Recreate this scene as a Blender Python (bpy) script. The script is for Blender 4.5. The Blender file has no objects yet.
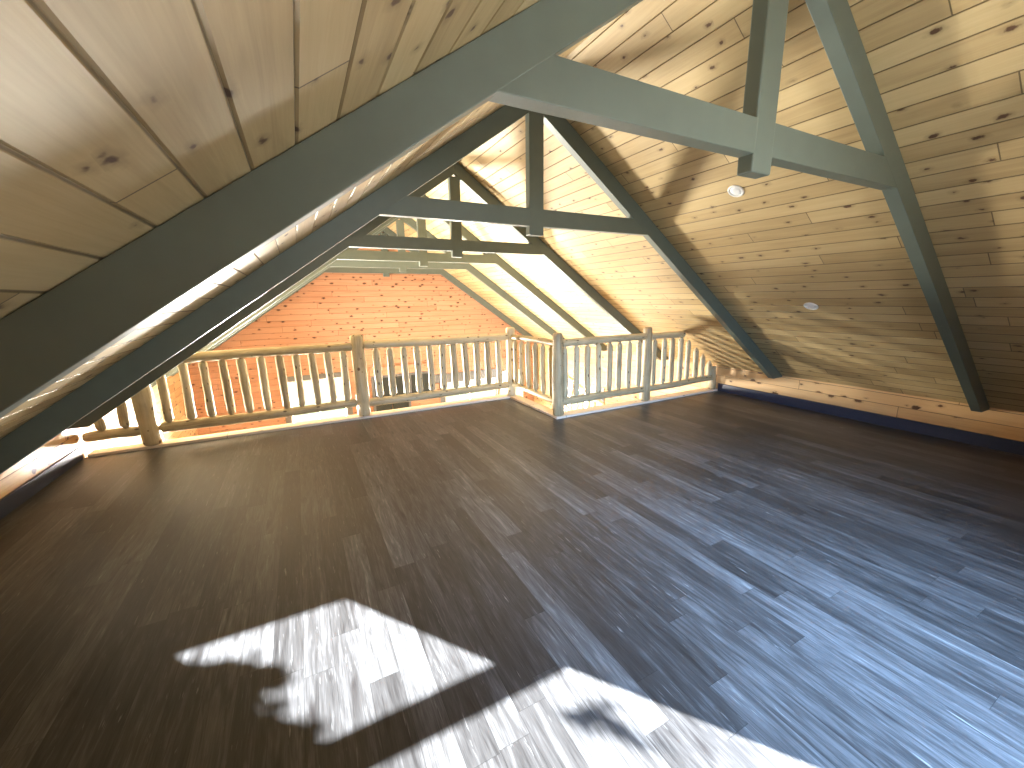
import bpy, bmesh, math, random
from mathutils import Vector, Matrix
random.seed(7)
S = bpy.context.scene
COL = S.collection
# ------------------------------------------------------------------ camera
cam = bpy.data.cameras.new('camera'); co = bpy.data.objects.new('camera', cam); COL.objects.link(co)
Fv = Vector((0.4508, 0.8680, -0.2082)).normalized()
Rv = Vector((0.8862, -0.4636, -0.0149)); Rv = (Rv - Fv * Rv.dot(Fv)).normalized()
Uv = Rv.cross(Fv)
M = Matrix((Rv, Uv, -Fv)).transposed().to_4x4(); M.translation = Vector((-2.0086, 0, 1.6))
co.matrix_world = M
cam.sensor_fit = 'HORIZONTAL'; cam.sensor_width = 36; cam.lens = 403.02 / 1024 * 36; cam.clip_start = 0.02
S.camera = co
# ------------------------------------------------------------------ world, sun, lights, exposure
world = bpy.data.worlds.new('world'); S.world = world; world.use_nodes = True
bg = world.node_tree.nodes['Background']
bg.inputs['Color'].default_value = (0.62, 0.80, 1.0, 1); bg.inputs['Strength'].default_value = 2.5
S.view_settings.view_transform = 'Standard'; S.view_settings.look = 'None'
S.view_settings.exposure = 0.9; S.view_settings.gamma = 1.0; S.view_settings.use_curve_mapping = False
def sun_dir():
    e = math.atan(0.62)
    return Vector((-0.592 * math.cos(e), 0.806 * math.cos(e), -math.sin(e)))
def light(name, kind, loc, aim, energy, color, **k):
    l = bpy.data.lights.new(name, kind); l.energy = energy; l.color = color
    for a, v in k.items(): setattr(l, a, v)
    o = bpy.data.objects.new(name, l); COL.objects.link(o); o.location = loc
    o.rotation_euler = Vector(aim).to_track_quat('-Z', 'Y').to_euler(); return o
light('sun', 'SUN', (3, -4, 6), sun_dir(), 66, (.90, .96, 1.0), angle=0.010)
# daylight at the back, far and right windows, plus two left side lamps
light('daylight_back_high', 'AREA', (-.2, -.57, 1.75), (.1, 1, 0), 13, (.95, .98, 1.0), shape='RECTANGLE', size=0.8, size_y=.6, spread=math.radians(110))
light('daylight_back', 'AREA', (-0.20, -0.72, 1.40), (0.35, 1, -1.0), 120, (.34, .60, 1.0), shape='RECTANGLE', size=0.9, size_y=1.4, spread=math.radians(100))
light('daylight_far_left', 'AREA', (-1.80, 10.80, -0.75), (.12, -1, .12), 850, (1, .95, .84), shape='RECTANGLE', size=1.30, size_y=1.1, spread=math.radians(115))
light('daylight_far_right', 'AREA', (2.15, 10.80, -0.95), (-.25, -1, .35), 340, (1, .96, .88), shape='RECTANGLE', size=1.4, size_y=1.1)
light('daylight_side_right', 'AREA', (4.45, 8.1, -1.1), (-1, 0, .35), 140, (1, .97, .9), shape='RECTANGLE', size=1.3, size_y=1.0)
light('fill_side_left', 'AREA', (-4.45, 6.75, -1.0), (1, -.15, .55), 520, (1, .98, .93), shape='RECTANGLE', size=1.8, size_y=.9, spread=math.radians(115))  # added fill outside an invented left window, brightens the right slope
light('area_side_low', 'AREA', (-4.45, 4.0, -1.5), (1, 0, .1), 60, (1, .95, .85), shape='RECTANGLE', size=1.2, size_y=1.0)  # area lamp behind closed wall boards, no window opening here

# ------------------------------------------------------------------ measures
ZU, ZL, SL, W = 3.3794, 3.2015, 0.70066, 4.2154
CB, CT, KB, KW, TH = 2.2364, 2.3849, 2.1576, 0.0732, 0.0772
ZK, ZB = 0.4, 0.131
YT = [1.282, 3.3288, 5.4056, 7.0775, 8.6067, 10.4023]
YR, YJ, XJ = 5.7047, 4.3358, 0.915
YF, YB, ZF = 10.5324, -0.6, -2.7
ceil_z = lambda x: ZU - SL * abs(x)

# ------------------------------------------------------------------ node helpers
class N:
    def __init__(s, name):
        s.m = bpy.data.materials.new(name); s.m.use_nodes = True; s.t = s.m.node_tree; s.n = s.t.nodes
        s.b = s.n['Principled BSDF']
    def link(s, a, b): s.t.links.new(a, b)
    def _in(s, sock, v):
        if v is None: return
        if isinstance(v, (int, float)): sock.default_value = v
        elif isinstance(v, (tuple, list)): sock.default_value = tuple(v) + ((1,) if len(v) == 3 and len(sock.default_value) == 4 else ())
        else: s.link(v, sock)
    def math(s, op, a, b=None, c=None, clamp=False):
        x = s.n.new('ShaderNodeMath'); x.operation = op; x.use_clamp = clamp
        for i, v in enumerate((a, b, c)): s._in(x.inputs[i], v) if v is not None else None
        return x.outputs[0]
    def uv(s):
        x = s.n.new('ShaderNodeUVMap'); x.uv_map = 'UVMap'
        y = s.n.new('ShaderNodeSeparateXYZ'); s.link(x.outputs[0], y.inputs[0]); return y.outputs[0], y.outputs[1]
    def xyz(s, a, b, c=0.0):
        x = s.n.new('ShaderNodeCombineXYZ')
        for i, v in enumerate((a, b, c)): s._in(x.inputs[i], v)
        return x.outputs[0]
    def white(s, a, b=0.0):
        x = s.n.new('ShaderNodeTexWhiteNoise'); x.noise_dimensions = '2D'
        s.link(s.xyz(a, b), x.inputs[0]); return x.outputs['Value']
    def noise(s, vec, scale, detail=3, rough=.55, dist=0.0):
        x = s.n.new('ShaderNodeTexNoise'); s.link(vec, x.inputs['Vector'])
        for k, v in (('Scale', scale), ('Detail', detail), ('Roughness', rough), ('Distortion', dist)): x.inputs[k].default_value = v
        return x.outputs[0]
    def voro(s, vec, scale=1.0):
        x = s.n.new('ShaderNodeTexVoronoi'); x.voronoi_dimensions = '2D'; s.link(vec, x.inputs['Vector'])
        x.inputs['Scale'].default_value = scale; return x.outputs['Distance'], x.outputs['Color']
    def ramp(s, f, stops):
        x = s.n.new('ShaderNodeValToRGB'); e = x.color_ramp.elements
        while len(e) < len(stops): e.new(0.5)
        for i, (p, c) in enumerate(stops): e[i].position = p; e[i].color = tuple(c) + (1,)
        s.link(f, x.inputs[0]); return x.outputs[0]
    def rng(s, v, a, b, c, d):
        x = s.n.new('ShaderNodeMapRange'); s._in(x.inputs[0], v)
        for i, q in enumerate((a, b, c, d)): x.inputs[i + 1].default_value = q
        return x.outputs[0]
    def mix(s, f, a, b, mode='MIX'):
        x = s.n.new('ShaderNodeMix'); x.data_type = 'RGBA'; x.blend_type = mode
        s._in(x.inputs[0], f); s._in(x.inputs[6], a); s._in(x.inputs[7], b); return x.outputs[2]
    def sep(s, c):
        x = s.n.new('ShaderNodeSeparateColor'); s.link(c, x.inputs[0]); return x.outputs
    def bump(s, h, st, d=0.002):
        x = s.n.new('ShaderNodeBump'); x.inputs['Strength'].default_value = st; x.inputs['Distance'].default_value = d
        s.link(h, x.inputs['Height']); s.link(x.outputs[0], s.b.inputs['Normal'])
    def done(s, col, rough=.5, spec=.5):
        s._in(s.b.inputs['Base Color'], col); s._in(s.b.inputs['Roughness'], rough)
        s.b.inputs['Specular IOR Level'].default_value = spec; return s.m

def pine(name, pitch, length, dark, mid, light_, knot_size=.02, knot_amount=.5, rough=.56, knot_col=(.07, .025, .01), groove=.004, joints=True, spec=.4, var=.28):
    n = N(name); u, v = n.uv()
    vi = n.math('FLOOR', n.math('DIVIDE', v, pitch))
    r1 = n.white(vi, 3.7)
    uo = n.math('DIVIDE', n.math('ADD', u, n.math('MULTIPLY', r1, length * 7)), length)
    ui = n.math('FLOOR', uo)
    pr = n.white(ui, vi)
    # grain: cathedral bands stretched along the board, shifted board by board
    gvec = n.xyz(n.math('MULTIPLY', u, 1.1), n.math('ADD', n.math('MULTIPLY', v, 17), n.math('MULTIPLY', pr, 40)), 0)
    g = n.noise(gvec, 1.6, 4, .6, .6)
    fine = n.noise(n.xyz(n.math('MULTIPLY', u, 3), n.math('MULTIPLY', v, 160)), 1.0, 3)
    blot = n.noise(n.xyz(n.math('MULTIPLY', u, .8), n.math('MULTIPLY', v, 2.5), pr), 1.5, 2)
    t = n.math('ADD', n.math('ADD', n.math('MULTIPLY', pr, var), (.45 - var) / 2), n.math('ADD', n.math('MULTIPLY', g, .42), n.math('ADD', n.math('MULTIPLY', fine, .15), n.math('MULTIPLY', blot, .15))))
    c = n.ramp(t, [(.30, dark), (.58, mid), (.92, light_)])
    # knots
    kv = n.xyz(n.math('ADD', n.math('MULTIPLY', u, 4.2), n.math('MULTIPLY', pr, 57)), n.math('ADD', n.math('MULTIPLY', v, 7.5), n.math('MULTIPLY', pr, 9)))
    kvd = n.noise(n.xyz(n.math('MULTIPLY', u, 30), n.math('MULTIPLY', v, 30)), 1.0, 2)
    d, kc = n.voro(kv)
    ks = n.sep(kc)
    d2 = n.math('ADD', d, n.math('MULTIPLY', n.math('SUBTRACT', kvd, .5), .22))
    size = n.math('MULTIPLY', ks[1], knot_size * 6.0)
    inside = n.rng(n.math('SUBTRACT', d2, size), -.02, .03, 1, 0)
    gate = n.math('LESS_THAN', ks[0], knot_amount)
    km = n.math('MULTIPLY', inside, gate, clamp=True)
    halo = n.math('MULTIPLY', n.rng(n.math('SUBTRACT', d2, size), 0, .14, .45, 0), gate, clamp=True)
    c = n.mix(halo, c, tuple(x * .55 for x in dark))
    c = n.mix(n.math('MULTIPLY', km, .9), c, knot_col)
    # board seams and butt joints
    fv = n.math('FRACT', n.math('DIVIDE', v, pitch))
    e = n.math('MULTIPLY', n.math('MINIMUM', fv, n.math('SUBTRACT', 1, fv)), pitch)
    seam = n.rng(e, groove * .25, groove, 1, 0)
    if joints:
        fu = n.math('MULTIPLY', n.math('FRACT', uo), length)
        joint = n.math('LESS_THAN', fu, .006)
        seam = n.math('MAXIMUM', seam, joint)
    c = n.mix(n.math('MULTIPLY', seam, .8), c, tuple(x * .22 for x in dark))
    n.bump(n.math('SUBTRACT', g, seam), .25, .003)
    return n.done(c, rough, spec)

m_ceil = pine('pine_ceiling_boards', .13105, 2.9, (.34, .235, .105), (.50, .365, .178), (.63, .49, .26), .014, .45)
m_far = pine('knotty_pine_wall_boards', .1305, 2.6, (.38, .17, .08), (.50, .26, .145), (.60, .35, .21), .024, .75, .5, var=.16)  # orange of the bounced room light is put into this board colour
m_side = pine('pine_side_boards', .1305, 2.7, (.50, .29, .12), (.66, .42, .20), (.76, .54, .29), .022, .5, .5)
m_knee = pine('pine_knee_wall_boards', .134, 2.4, (.44, .24, .09), (.62, .38, .17), (.74, .50, .25), .03, .5, .5)
m_trim = pine('pale_pine_trim', .4, 4.0, (.62, .52, .42), (.74, .64, .54), (.82, .74, .64), .012, .25, .4, groove=.0005)

def log_mat():
    n = N('peeled_log'); u, v = n.uv()
    oi = n.n.new('ShaderNodeObjectInfo'); r = oi.outputs['Random']
    uu = n.math('ADD', u, n.math('MULTIPLY', r, 13))
    g = n.noise(n.xyz(n.math('MULTIPLY', uu, 2.2), n.math('MULTIPLY', v, 38)), 1.2, 4, .6, .4)
    b = n.noise(n.xyz(n.math('MULTIPLY', uu, 4), n.math('MULTIPLY', v, 6)), 1.2, 2)
    t = n.math('ADD', n.math('MULTIPLY', g, .55), n.math('ADD', n.math('MULTIPLY', b, .3), n.math('MULTIPLY', r, .22)))
    c = n.ramp(t, [(.28, (.27, .20, .11)), (.55, (.58, .48, .30)), (.85, (.74, .65, .45))])
    d, kc = n.voro(n.xyz(n.math('MULTIPLY', uu, 6), n.math('MULTIPLY', v, 12))); ks = n.sep(kc)
    km = n.math('MULTIPLY', n.rng(n.math('SUBTRACT', d, n.math('MULTIPLY', ks[1], .12)), 0, .05, 1, 0), n.math('LESS_THAN', ks[0], .5), clamp=True)
    c = n.mix(n.math('MULTIPLY', km, .85), c, (.07, .03, .012))
    n.bump(g, .3, .004)
    return n.done(c, .45, .4)
m_log = log_mat()

def paint(name, col, rough=.38, spec=.5):
    n = N(name)
    tc = n.n.new('ShaderNodeTexCoord')
    w = n.noise(tc.outputs['Object'], 9, 3); f = n.noise(tc.outputs['Object'], 180, 2)
    c = n.mix(w, tuple(x * .88 for x in col), tuple(min(1, x * 1.12) for x in col))
    n.bump(n.math('ADD', w, n.math('MULTIPLY', f, .3)), .12, .002)
    return n.done(c, rough, spec)
m_paint = paint('dark_sage_paint', (.112, .134, .108), .46)
m_base = paint('skylit_baseboard_paint', (.026, .036, .072), .4)  # blue of the skylight is put into this baseboard colour
m_grey = paint('grey_window_casing_paint', (.15, .15, .14), .45)
m_darkdoor = paint('charcoal_door_paint', (.022, .028, .022), .5)
m_white = paint('white_enamel', (.82, .82, .80), .35)
m_out = paint('outer_sheathing', (.3, .25, .2), .8)
m_bronze = paint('dark_metal', (.03, .03, .03), .35)

def floor_mat():
    n = N('grey_oak_vinyl_planks'); tc = n.n.new('ShaderNodeTexCoord'); s = n.n.new('ShaderNodeSeparateXYZ'); n.link(tc.outputs['Object'], s.inputs[0])
    x, y = s.outputs[0], s.outputs[1]
    w, L = .125, 1.22
    xo = n.math('ADD', n.math('ADD', x, .035), 50 * w)
    vi = n.math('FLOOR', n.math('DIVIDE', xo, w))
    r1 = n.white(vi, 1.3)
    uo = n.math('DIVIDE', n.math('ADD', y, n.math('MULTIPLY', r1, 9)), L)
    ui = n.math('FLOOR', uo)
    pr = n.white(ui, vi); pr2 = n.white(vi, ui)
    sh = n.math('MULTIPLY', pr2, 30)
    g = n.noise(n.xyz(n.math('ADD', n.math('MULTIPLY', x, 17), sh), n.math('MULTIPLY', y, 1.5)), 1.3, 5, .62, 1.1)
    # cathedral rings
    rg = n.math('SINE', n.math('MULTIPLY', n.noise(n.xyz(n.math('ADD', n.math('MULTIPLY', x, 8), sh), n.math('MULTIPLY', y, .9)), 1.2, 2, .5, .2), 75))
    fine = n.noise(n.xyz(n.math('ADD', n.math('MULTIPLY', x, 210), sh), n.math('MULTIPLY', y, 7)), 1, 3, .6)
    t = n.math('ADD', n.math('SUBTRACT', n.math('MULTIPLY', pr, .24), .12), n.math('ADD', n.math('MULTIPLY', g, .88), n.math('ADD', n.math('MULTIPLY', rg, .025), n.math('MULTIPLY', n.math('SUBTRACT', fine, .5), .42))))
    c = n.ramp(t, [(.12, (.014, .013, .013)), (.40, (.042, .040, .040)), (.62, (.095, .093, .095)), (.86, (.25, .25, .255))])
    # dark knots here and there, drawn out along the plank
    d, kc = n.voro(n.xyz(n.math('ADD', n.math('MULTIPLY', x, 9), sh), n.math('MULTIPLY', y, 1.6))); ks = n.sep(kc)
    km = n.math('MULTIPLY', n.rng(n.math('ADD', d, n.math('MULTIPLY', g, .2)), .12, .26, 1, 0), n.math('LESS_THAN', ks[0], .3), clamp=True)
    c = n.mix(n.math('MULTIPLY', km, .75), c, (.014, .012, .012))
    # pale limed streaks
    st = n.noise(n.xyz(n.math('ADD', n.math('MULTIPLY', x, 60), sh), n.math('MULTIPLY', y, 5)), 1, 3, .7, .5)
    c = n.mix(n.rng(st, .64, .76, 0, .45), c, (.42, .42, .42))
    fv = n.math('FRACT', n.math('DIVIDE', xo, w)); e = n.math('MULTIPLY', n.math('MINIMUM', fv, n.math('SUBTRACT', 1, fv)), w)
    fu = n.math('FRACT', uo); e2 = n.math('MULTIPLY', n.math('MINIMUM', fu, n.math('SUBTRACT', 1, fu)), L)
    seam = n.rng(n.math('MINIMUM', e, e2), .0006, .0018, 1, 0)
    c = n.mix(n.math('MULTIPLY', seam, .6), c, (.012, .012, .012))
    n.bump(n.math('SUBTRACT', n.math('ADD', fine, g), seam), .22, .0015)
    return n.done(c, n.rng(g, .3, .8, .36, .50), .45)
m_floor = floor_mat()

def glass_mat():
    m = bpy.data.materials.new('window_glass'); m.use_nodes = True; t = m.node_tree; t.nodes.clear()
    o = t.nodes.new('ShaderNodeOutputMaterial'); mx = t.nodes.new('ShaderNodeMixShader'); tr = t.nodes.new('ShaderNodeBsdfTransparent')
    gl = t.nodes.new('ShaderNodeBsdfGlossy'); gl.inputs['Roughness'].default_value = .02; mx.inputs[0].default_value = .05
    t.links.new(tr.outputs[0], mx.inputs[1]); t.links.new(gl.outputs[0], mx.inputs[2]); t.links.new(mx.outputs[0], o.inputs[0])
    return m
m_glass = glass_mat()
def simple(name, col, rough=.6):
    n = N(name); tc = n.n.new('ShaderNodeTexCoord'); w = n.noise(tc.outputs['Object'], 5, 4)
    return n.done(n.mix(w, tuple(x * .8 for x in col), tuple(min(1, x * 1.15) for x in col)), rough)
m_leaf = simple('maple_leaf', (.06, .14, .03)); m_bark = simple('bark', (.10, .07, .05))
m_ground = simple('grass_ground', (.05, .07, .03)); m_lower = simple('warm_oak_floor', (.34, .22, .12), .4)

# ------------------------------------------------------------------ mesh helpers
def uv_layer(bm):
    return bm.loops.layers.uv.get('UVMap') or bm.loops.layers.uv.new('UVMap')
def finish(name, bm, mat, parent=None, smooth=False, kind=None, bevel=0, solid=0):
    me = bpy.data.meshes.new(name); bm.to_mesh(me); bm.free()
    if smooth:
        for p in me.polygons: p.use_smooth = True
    o = bpy.data.objects.new(name, me); COL.objects.link(o); me.materials.append(mat)
    if parent: o.parent = parent
    if kind: o['kind'] = kind
    if bevel:
        b = o.modifiers.new('bevel', 'BEVEL'); b.width = bevel; b.segments = 2; b.limit_method = 'ANGLE'
    if solid:
        b = o.modifiers.new('thickness', 'SOLIDIFY'); b.thickness = solid; b.offset = -1
    return o
def empty(name, label=None, cat=None, group=None, kind=None, loc=(0, 0, 0)):
    o = bpy.data.objects.new(name, None); COL.objects.link(o); o.location = loc
    if label: o['label'] = label
    if cat: o['category'] = cat
    if group: o['group'] = group
    if kind: o['kind'] = kind
    return o
def tag(o, label, cat, group=None):
    o['label'] = label; o['category'] = cat
    if group: o['group'] = group
    return o
def box(bm, lo, hi):
    """axis-aligned box with UVs in metres, u along the longest side"""
    uvl = uv_layer(bm)
    lo = Vector(lo); hi = Vector(hi)
    vs = [bm.verts.new((x, y, z)) for x in (lo.x, hi.x) for y in (lo.y, hi.y) for z in (lo.z, hi.z)]
    d = hi - lo; la = max(range(3), key=lambda i: d[i])
    for f in ((0, 1, 3, 2), (4, 6, 7, 5), (0, 4, 5, 1), (2, 3, 7, 6), (0, 2, 6, 4), (1, 5, 7, 3)):
        fc = bm.faces.new([vs[i] for i in f])
        fc.normal_update(); na = max(range(3), key=lambda i: abs(fc.normal[i]))
        ax = [i for i in range(3) if i != na]
        if la in ax: ax.remove(la); ua, va = la, ax[0]
        else: ua, va = ax
        for l in fc.loops: l[uvl].uv = (l.vert.co[ua], l.vert.co[va] - lo[va] + .02)
def prism(bm, poly, y0, y1):
    """polygon in x,z pushed along y"""
    a = [bm.verts.new((x, y0, z)) for x, z in poly]; b = [bm.verts.new((x, y1, z)) for x, z in poly]
    bm.faces.new(a); bm.faces.new(b[::-1]); n = len(poly)
    for i in range(n): bm.faces.new((a[i], b[i], b[(i + 1) % n], a[(i + 1) % n]))
    bmesh.ops.recalc_face_normals(bm, faces=bm.faces)

def boards(name, P0, U, V, Nn, v0, v1, ulo, uhi, pitch, phase, mat, holes=(), groove=.006, depth=.005, solid=.1, vshift=0.0):
    """boarded surface with real V grooves. ulo/uhi: functions of v. Nn points into the room."""
    P0, U, V, Nn = map(Vector, (P0, U, V, Nn))
    cuts = {v0: 0.0, v1: 0.0}
    k = math.ceil((v0 - phase) / pitch)
    while phase + k * pitch <= v1 + 1e-6:
        c = phase + k * pitch
        for dv, dd in ((-groove, 0), (0, -depth), (groove, 0)):
            if v0 < c + dv < v1: cuts[round(c + dv, 5)] = dd
        k += 1
    for h in holes:
        for z in (h[2], h[3]):
            if v0 < z < v1 and not any(abs(z - c) < .008 for c in cuts): cuts[z] = 0.0
    vs = sorted(cuts); bm = bmesh.new(); uvl = uv_layer(bm)
    pt = lambda u, v, d: P0 + U * u + V * v + Nn * d
    for a, b in zip(vs, vs[1:]):
        mid = (a + b) / 2; segs = [[(ulo(a), ulo(b)), (uhi(a), uhi(b))]]
        for h in holes:
            if h[2] <= mid <= h[3]:
                ns = []
                for s0, s1 in segs:
                    if s0[0] < h[0] and s1[0] > h[1]: ns += [[s0, (h[0], h[0])], [(h[1], h[1]), s1]]
                    else: ns.append([s0, s1])
                segs = ns
        for s0, s1 in segs:
            q = [(s0[0], a), (s1[0], a), (s1[1], b), (s0[1], b)]
            if abs(s1[1] - s0[1]) < 1e-5: q = q[:3]
            f = bm.faces.new([bm.verts.new(pt(u_, v_, cuts[v_])) for u_, v_ in q])
            f.normal_update()
            if f.normal.dot(Nn) < 0: f.normal_flip()
            for l in f.loops:
                r = l.vert.co - P0; l[uvl].uv = (r.dot(U) + 20, r.dot(V) - phase + pitch * 60 + vshift)
    bmesh.ops.remove_doubles(bm, verts=bm.verts, dist=1e-5)
    return finish(name, bm, mat, kind='structure', solid=solid)

# ------------------------------------------------------------------ shell
inv = 1 / math.sqrt(1 + SL * SL)
PIT = .1073 / inv          # board pitch measured along the slope
Ls = (W + .0) / inv
for s in (-1, 1):
    # v runs from the ridge down the slope
    boards('ceiling', (0, 0, ZU), (0, 1, 0), (s * inv, 0, -SL * inv), (-s * SL * inv, 0, -inv), 0, Ls,
           lambda v: YB - .02, lambda v: YF + .02, PIT, (2.393 / inv) % PIT, m_ceil, solid=.12)
# lower side walls of the great room and the knee walls of the loft (one wall each side)
win_r = (7.35, 8.75, -1.7, -.62)
added_wins_l = [(5.85, 7.65, -1.5, -.5)]  # invented opening, added to let light onto the right slope
for s, nm in ((-1, 'wall_left'), (1, 'wall_right')):
    hol = [win_r] if s > 0 else added_wins_l
    boards(nm, (s * W, 0, 0), (0, 1, 0), (0, 0, 1), (-s, 0, 0), ZF, ceil_z(W) + .01, lambda v: (YB - .02), lambda v: YF + .02,
           .134, .131, m_knee, holes=hol, groove=.004, depth=.004)
fz = lambda z: min(W, (ZU - z) / SL)
hA = (-2.42, -1.18, -1.45, -.22); hB = (1.36, 2.92, -1.6, -.66); hC = (3.02, 3.86, -1.6, -.50)
hD = (-.50, .34, ZF, -.33)
boards('wall_far', (0, YF, 0), (1, 0, 0), (0, 0, 1), (0, -1, 0), ZF, ZU, lambda v: -fz(v), lambda v: fz(v), .1305, 0, m_far,
       holes=[hA, hB, hC], groove=.005, depth=.005)
hU = (-.70, .16, 1.507, 2.205); hL = (-.70, .31, .78, 1.497)
boards('wall_back', (0, YB, 0), (1, 0, 0), (0, 0, 1), (0, 1, 0), ZF, ZU, lambda v: -fz(v), lambda v: fz(v), .1305, 0, m_side,
       holes=[hU, hL], groove=.005, depth=.005)
# loft floor: L-shaped deck with the stair notch
bm = bmesh.new()
prism(bm, [(-W, YB), (W, YB), (W, YJ), (XJ, YJ), (XJ, YR), (-W, YR)], -.28, 0)
for v in bm.verts: x, y, z = v.co; v.co = (x, z, y)
bmesh.ops.recalc_face_normals(bm, faces=bm.faces)
finish('floor', bm, m_floor, kind='structure')
bm = bmesh.new(); box(bm, (-W, YB, ZF - .2), (W, YF, ZF)); finish('floor', bm, m_lower, kind='structure')
# pale curb boards along the open edge (under the railing)
bm = bmesh.new()
box(bm, (-4.17, YR, -.30), (XJ + .14, YR + .18, .030)); finish('trim_1', bm, m_trim, kind='structure', bevel=.004)
bm = bmesh.new(); box(bm, (XJ, YJ + .18, -.30), (XJ + .17, YR, .030)); finish('trim_2', bm, m_trim, kind='structure', bevel=.004)
bm = bmesh.new(); box(bm, (XJ, YJ, -.30), (W, YJ + .18, .030)); finish('trim_3', bm, m_trim, kind='structure', bevel=.004)
# baseboards on the knee walls, blue skylight put into their colour
for s, nm, y1 in ((-1, 'baseboard_left', YR - .02), (1, 'baseboard_right', YJ - .005)):
    bm = bmesh.new(); xs = sorted((s * W, s * (W - .018))); box(bm, (xs[0], YB, 0), (xs[1], y1, ZB)); finish(nm, bm, m_base, kind='structure', bevel=.002)

# ------------------------------------------------------------------ windows
def window(nm, h, y, wall='far', mull=(), mat=m_grey, case=.12, cols=0, yin=-1, deep=.14):
    """frame, casing, glass round a hole. wall far/back: h in x,z ; side: h in y,z with y = wall x."""
    root = empty(nm, kind='structure')
    def bx(bm, a0, a1, z0, z1, d0, d1):   # d measured into the room from the wall face
        if wall == 'x': lo, hi = sorted((y + yin * d0, y + yin * d1)); box(bm, (a0, lo, z0), (a1, hi, z1))
        else: lo, hi = sorted((y + yin * d0, y + yin * d1)); box(bm, (lo, a0, z0), (hi, a1, z1))
    a0, a1, z0, z1 = h
    bm = bmesh.new()
    if case:
        bx(bm, a0 - case, a1 + case, z1, z1 + case, 0, .02); bx(bm, a0 - case, a1 + case, z0 - case, z0, 0, .02)
        bx(bm, a0 - case, a0, z0, z1, 0, .02); bx(bm, a1, a1 + case, z0, z1, 0, .02)
        finish('window_casing', bm, mat, root, bevel=.002); bm = bmesh.new()
    f = .035
    bx(bm, a0, a1, z1 - f, z1, -deep, -.02); bx(bm, a0, a1, z0, z0 + f, -deep, -.02)
    bx(bm, a0, a0 + f, z0 + f, z1 - f, -deep, -.02); bx(bm, a1 - f, a1, z0 + f, z1 - f, -deep, -.02)
    for mx in mull: bx(bm, mx - .022, mx + .022, z0 + f, z1 - f, -deep + .02, -.03)
    finish('window_frame', bm, m_white, root, bevel=.002)
    bm = bmesh.new(); bx(bm, a0 + f, a1 - f, z0 + f, z1 - f, -deep + .055, -deep + .06); finish('pane', bm, m_glass, root)
    return root
window('window_1', hA, YF, 'x', mull=[-1.8])
window('window_2', hB, YF, 'x', mull=[2.14], case=.14)
window('window_3', hC, YF, 'x', case=0)
window('window_4', win_r, W, 'y', mull=[8.05], yin=-1)
window('added_window', added_wins_l[0], -W, 'y', mull=[6.75], yin=1)  # unseen window added for the left fill lamp
window('window_6', hU, YB, 'x', case=.0, yin=1, deep=.1)
window('window_7', hL, YB, 'x', case=.0, yin=1, deep=.1)
# brown post between the two bright far windows and the grey header over them
bm = bmesh.new(); box(bm, (2.95, YF - .06, -2.2), (3.02, YF - .001, -.62)); finish('trim_4', bm, m_far, kind='structure')
bm = bmesh.new(); box(bm, (1.02, YF - .045, -.63), (2.93, YF - .021, -.40)); finish('trim_5', bm, m_grey, kind='structure', bevel=.003)
# wall-pine boards standing proud of the far wall above the door and windows
bm = bmesh.new(); box(bm, (-.58, YF - .07, -.27), (1.05, YF - .001, -.05)); finish('trim_6', bm, m_far, kind='structure', bevel=.004)
bm = bmesh.new(); box(bm, (2.95, YF - .07, -.40), (4.2, YF - .001, -.10)); finish('trim_7', bm, m_far, kind='structure', bevel=.004)
# dark patio door on the far wall
root = empty('door_1', kind='structure')
bm = bmesh.new(); box(bm, (-.56, YF - .06, ZF), (-.50, YF - .001, -.28)); box(bm, (.34, YF - .06, ZF), (.40, YF - .001, -.28)); box(bm, (-.50, YF - .06, -.34), (.34, YF - .001, -.28)); finish('door_frame', bm, m_grey, root, bevel=.003)
bm = bmesh.new(); box(bm, (-.50, YF - .04, ZF), (-.09, YF - .001, -.34)); box(bm, (-.07, YF - .04, ZF), (.34, YF - .001, -.34)); finish('door_leaf', bm, m_darkdoor, root, bevel=.004)
bm = bmesh.new(); box(bm, (-.13, YF - .075, -1.75), (-.105, YF - .041, -1.5)); finish('door_handle', bm, m_bronze, root, bevel=.004)
root = empty('window_8', kind='structure')
bm = bmesh.new(); box(bm, (.42, YF - .03, -.95), (.95, YF - .001, -.34)); finish('shade', bm, m_darkdoor, root, bevel=.003)
bm = bmesh.new()
for a in ((.40, YF - .05, -1.0, .44, YF - .001, -.28), (.93, YF - .05, -1.0, 1.0, YF - .001, -.28), (.44, YF - .05, -1.0, .93, YF - .001, -.95), (.44, YF - .05, -.34, .93, YF - .001, -.28)):
    box(bm, a[:3], a[3:])
finish('window_frame', bm, m_grey, root, bevel=.003)

# ------------------------------------------------------------------ roof trusses
def make_truss(y, label):
    t = empty('roof_truss', label, 'roof truss', 'dark painted roof trusses along the ridge', loc=(0, y, 0))
    xi = (ZL - ZK) / SL; ztop = .4
    for s in (-1, 1):
        bm = bmesh.new()
        xt = W - .003
        poly = [(s * .0, ZU - .002), (s * xt, ceil_z(xt) - .002), (s * xt, ztop), (s * xi, ztop), (s * .0, ZL)]
        prism(bm, poly, 0, TH); finish('rafter', bm, m_paint, t, bevel=.003)
    bm = bmesh.new(); xc = (ZL - CB) / SL + .02; xc2 = (ZL - CT) / SL + .02
    prism(bm, [(-xc, CB), (xc, CB), (xc2, CT), (-xc2, CT)], .0008, TH - .0008); finish('collar_tie', bm, m_paint, t, bevel=.003)
    bm = bmesh.new()
    prism(bm, [(-KW, KB), (KW, KB), (KW, ZL - SL * KW + .02), (-KW, ZL - SL * KW + .02)], -.0005, TH + .0005); finish('king_post', bm, m_paint, t, bevel=.008)
    return t
make_truss(YT[0], 'dark sage painted roof truss nearest the camera, rafters filling the top of view')
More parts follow.
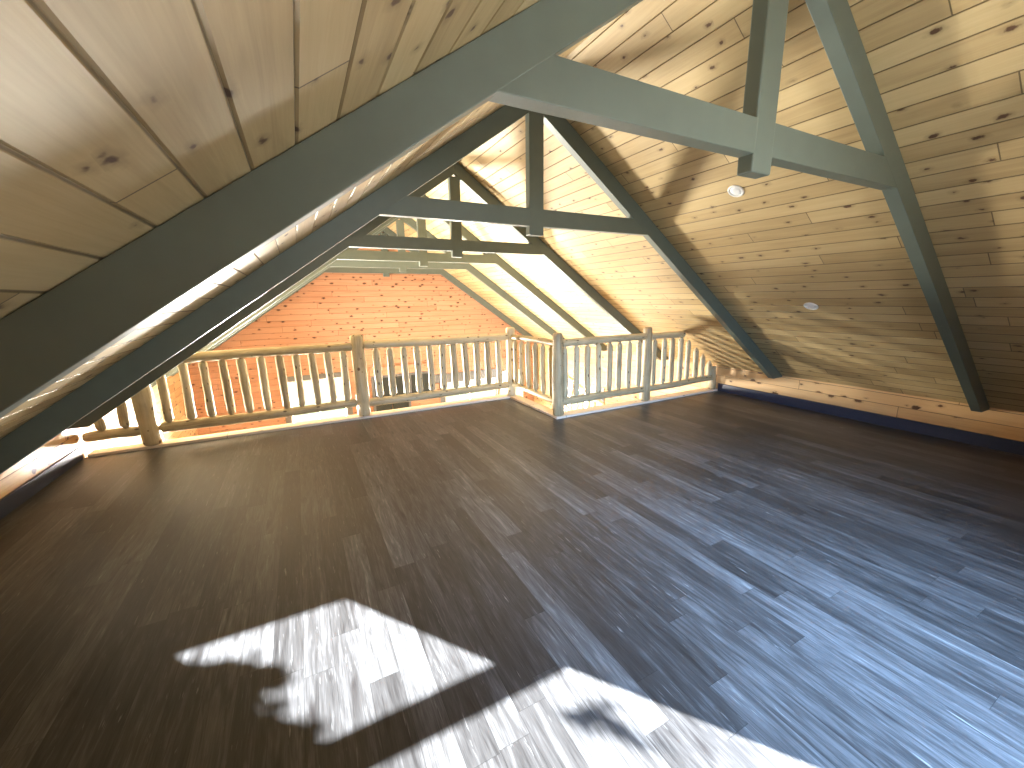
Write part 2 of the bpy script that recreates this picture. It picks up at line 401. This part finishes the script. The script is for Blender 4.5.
make_truss(YT[1], 'dark painted roof truss over the loft, second from the camera, ending at the knee wall')
make_truss(YT[2], 'dark painted roof truss just in front of the log railing edge, third from the camera')
make_truss(YT[3], 'dark painted roof truss past the railing, fourth from the camera')
make_truss(YT[4], 'dark painted roof truss, second from the far knotty pine wall')
make_truss(YT[5], 'dark painted roof truss standing against the far knotty pine wall')

# ------------------------------------------------------------------ log railing
def log(a, b, r0, r1, rnd=.35, seg=14, rings=14, seed=0, tenon=0.0, wob=.006):
    """peeled log between two points: taper, slight bow and bumps, rounded or tenoned ends"""
    rg = random.Random(seed); a = Vector(a); b = Vector(b); ax = (b - a); L = ax.length; ax.normalize()
    up = Vector((0, 0, 1)) if abs(ax.z) < .9 else Vector((1, 0, 0))
    e1 = ax.cross(up).normalized(); e2 = ax.cross(e1)
    bm = bmesh.new(); uvl = uv_layer(bm)
    ph = [rg.uniform(0, 6.28) for _ in range(8)]; amp = [rg.uniform(.3, 1) for _ in range(8)]
    ts = []
    endl = rnd * r0
    if tenon:
        prof = [(0, .0), (0, .42), (tenon * .35, .50), (tenon * .7, .80), (tenon, .97), (tenon * 1.3, 1.0)]
    else:
        prof = [(0, 0), (0, .72), (endl * .35, .90), (endl, 1.0)]
    st = prof + [(tenon * 1.3 + endl + (L - 2 * (tenon * 1.3 + endl)) * i / rings, 1.0) for i in range(1, rings)] + [(L - d, s) for d, s in reversed(prof)]
    knots = [(rg.uniform(.1, .9) * L, rg.uniform(0, 6.28)) for _ in range(int(L * 4) + 1)]
    rows = []
    for d, s in st:
        t = d / L; r = (r0 + (r1 - r0) * t) * s
        off = e1 * (wob * amp[0] * math.sin(t * 3 + ph[0])) + e2 * (wob * amp[1] * math.sin(t * 4 + ph[1]))
        row = []
        for j in range(seg):
            th = 2 * math.pi * j / seg
            rr = r * (1 + .035 * math.sin(2 * th + ph[2] + 5 * t) + .03 * math.sin(3 * th + ph[3] - 7 * t) + .025 * math.sin(9 * t * amp[4] * 2 + ph[4]))
            for kd, kt in knots:
                dd = ((d - kd) / .035) ** 2 + ((math.cos(th) - math.cos(kt)) ** 2 + (math.sin(th) - math.sin(kt)) ** 2) * 4
                if dd < 4: rr += .006 * math.exp(-dd) * (r > .01)
            row.append(bm.verts.new(a + ax * d + off + (e1 * math.cos(th) + e2 * math.sin(th)) * rr))
        rows.append((d, row))
    for (d0, p), (d1, q) in zip(rows, rows[1:]):
        for j in range(seg):
            j2 = (j + 1) % seg
            try: f = bm.faces.new((p[j], p[j2], q[j2], q[j]))
            except ValueError: continue
            for l, (uu, vv) in zip(f.loops, ((d0, j), (d0, j + 1), (d1, j + 1), (d1, j))): l[uvl].uv = (uu, vv / seg * .35)
    bmesh.ops.remove_doubles(bm, verts=bm.verts, dist=1e-5)
    bmesh.ops.recalc_face_normals(bm, faces=bm.faces)
    return bm
rail = empty('log_railing', 'peeled log railing with round posts and balusters along the open edge of the loft', 'railing', loc=(0, 0, 0))
sd = [100]
def L_(name, a, b, r0, r1=None, parent=rail, **k):
    sd[0] += 1
    return finish(name, log(a, b, r0, r1 or r0, seed=sd[0], **k), m_log, parent, smooth=True)
yl, yq, xq = YR + .07, YJ + .068, XJ + .065
cz = .030
# posts
L_('post', (-3.63, yl, cz), (-3.66, yl, .775), .095, .086)
L_('post', (-1.345, yl, cz), (-1.345, yl, 1.155), .090, .082)
L_('post', (xq - .005, yl, cz), (xq, yl, 1.145), .078, .074)
L_('post', (xq, yq, cz), (xq - .02, yq, 1.148), .076, .070)
L_('post', (2.585, yq, cz), (2.57, yq, 1.15), .074, .068)
L_('post', (4.135, yq, cz), (4.12, yq, .425), .062, .060)
# horizontal logs
tr = dict(rings=22, wob=.012)
L_('top_rail', (-3.36, yl, .985), (-1.41, yl, 1.0), .060, .054, rnd=.7, **tr)
L_('top_rail', (-1.275, yl, 1.0), (xq - .055, yl, 1.0), .056, .058, rnd=.7, **tr)
L_('top_rail', (xq, yq + .055, 1.0), (xq, yl - .055, 1.0), .042, .042, rnd=.6, **tr)
L_('top_rail', (xq + .055, yq, 1.01), (2.52, yq, 1.015), .052, .050, rnd=.6, **tr)
L_('top_rail', (2.635, yq, 1.015), (3.34, yq, 1.0), .048, .052, rnd=.6, **tr)
L_('bottom_rail', (-4.19, yl, .20), (-3.70, yl, .215), .054, .058, rnd=.8, **tr)
L_('bottom_rail', (-3.56, yl, .205), (-1.41, yl, .225), .060, .056, rnd=.7, tenon=.04, **tr)
L_('bottom_rail', (-1.28, yl, .205), (xq - .055, yl, .205), .056, .056, rnd=.7, **tr)
L_('bottom_rail', (xq, yq + .055, .22), (xq, yl - .055, .21), .042, .042, rnd=.6, **tr)
L_('bottom_rail', (xq + .055, yq, .205), (2.52, yq, .22), .054, .052, rnd=.6, **tr)
L_('bottom_rail', (2.635, yq, .215), (4.08, yq, .215), .048, .050, rnd=.6, **tr)
# balusters
rb = random.Random(3)
def baluster(x, y, ztop=.968, zb=.245):
    r = rb.uniform(.043, .049) if y > YR else rb.uniform(.038, .043)
    L_('baluster', (x, y, zb), (x - .012 + rb.uniform(-.006, .006), y, ztop), r, r * rb.uniform(.92, 1.05), tenon=.05, rnd=.3, rings=9, seg=12, wob=.005)
kx = 1.012
for x in (-3.45, -3.24, -3.05, -2.86, -2.67, -2.47, -2.27, -2.09, -1.90, -1.72, -1.535):
    baluster(x, yl, min(.968, ceil_z(x) - .03))
for x in (-1.105, -.92, -.73, -.54, -.35, -.165, .012, .20, .388, .575, .77): baluster(x, yl)
for x in (-3.83, -4.03): baluster(x, yl, ceil_z(x) - .025)
for i in range(6): baluster(xq, yq + .17 + i * (yl - yq - .30) / 5.2)
for x in (1.09, 1.28, 1.47, 1.66, 1.86, 2.04, 2.23, 2.42): baluster(x, yq)
for x in (2.73, 2.94, 3.12, 3.31): baluster(x, yq, .972)
for x in (3.49, 3.68, 3.86, 4.03): baluster(x, yq, ceil_z(x) - .03)

# stair railing going down beyond the notch
st = empty('stair_railing', 'log stair railing sloping down beside the bright side window below the loft', 'railing')
A = Vector((3.3, 7.6, -.13)); B = Vector((3.3, 5.9, -.66))
L_('top_rail', A, B, .045, .045, parent=st, rnd=.6)
L_('bottom_rail', A - Vector((0, 0, .72)), B - Vector((0, 0, .72)), .045, .045, parent=st, rnd=.6)
for i in range(8):
    p = A.lerp(B, (i + .6) / 8.4); L_('baluster', p - Vector((0, 0, .70)), p - Vector((0, 0, .03)), .028, .028, parent=st, rnd=.3, rings=6)
L_('post', (3.3, 7.66, ZF), (3.3, 7.66, -.02), .06, .06, parent=st)
L_('post', (3.3, 5.84, ZF), (3.3, 5.84, -.55), .06, .06, parent=st)

# ------------------------------------------------------------------ recessed lights (off)
def can(x, y, label):
    t = empty('recessed_light', label, 'ceiling light', 'white recessed lights in the pine ceiling', loc=(x, y, ceil_z(x)))
    t.rotation_euler = Vector((-SL, 0, -1)).to_track_quat('Z', 'Y').to_euler()
    def lathe(prof, seg=36):
        bm = bmesh.new(); rows = [[bm.verts.new((r * math.cos(2 * math.pi * j / seg), r * math.sin(2 * math.pi * j / seg), z)) for j in range(seg)] for r, z in prof]
        for p, q in zip(rows, rows[1:]):
            for j in range(seg): bm.faces.new((p[j], p[(j + 1) % seg], q[(j + 1) % seg], q[j]))
        if prof[-1][0] < .06: bm.faces.new(rows[-1])
        bmesh.ops.recalc_face_normals(bm, faces=bm.faces); return bm
    finish('trim_ring', lathe([(.066, 0), (.066, .004), (.060, .009), (.050, .008), (.047, .003), (.047, .0)]), m_white, t, smooth=True)
    finish('lens', lathe([(.047, .001), (.046, .0045), (.02, .006), (.001, .006)]), m_white, t, smooth=True)
can(1.333, 2.335, 'small round white recessed ceiling light high on the slope near a king post')
can(2.72, 2.338, 'small round white recessed ceiling light low on the slope between two rafters')

# ------------------------------------------------------------------ outdoors behind the camera: ground and a branch that dapples the sun
bm = bmesh.new(); box(bm, (-30, -30, -3.6), (30, 40, -3.2)); finish('ground', bm, m_ground, kind='structure')
tree = empty('shade_tree', 'leafy tree branch outside the gable window', 'tree', loc=(0, 0, 0))
bm = log((1.2, -3.2, -3.2), (.9, -3.0, 3.4), .14, .06, seed=5, wob=.1); finish('trunk', bm, m_bark, tree, smooth=True)
bm = bmesh.new(); rl = random.Random(11); uvl = uv_layer(bm)
def leaf(c, s):
    n = Vector((rl.gauss(0, 1), rl.gauss(0, 1), rl.gauss(0, 1) + 1)).normalized(); a = n.orthogonal().normalized(); b = n.cross(a); th = rl.uniform(0, 6.28)
    a, b = a * math.cos(th) + b * math.sin(th), b * math.cos(th) - a * math.sin(th)
    pts = [(0, -1), (.45, -.45), (.6, .1), (.3, .6), (0, 1), (-.3, .6), (-.6, .1), (-.45, -.45)]
    bm.faces.new([bm.verts.new(c + a * x * s + b * y * s + n * (.15 * s * x * x)) for x, y in pts])
D = -sun_dir()
def toward(px, py, dist):       # a spot on the sun ray that ends at floor point px,py
    return Vector((px, py, 0)) + D * dist
for (px, py, rad, num) in ((-2.57, 1.90, .065, 90), (-2.49, 1.79, .07, 100), (-2.40, 1.67, .07, 100), (-2.31, 1.55, .07, 100), (-2.22, 1.45, .065, 90), (-2.40, 1.84, .07, 60), (-2.30, 1.78, .05, 30), (-2.16, 1.42, .05, 30), (-2.5, 1.6, .1, 120), (-1.16, .98, .07, 5), (-1.06, .86, .07, 8)):
    base = toward(px, py, 5.4)
    for _ in range(num):
        o_ = Vector((rl.gauss(0, 1), rl.gauss(0, 1), rl.gauss(0, 1))) * rad * .5
        leaf(base + o_, rl.uniform(.03, .055))
finish('foliage', bm, m_leaf, tree)
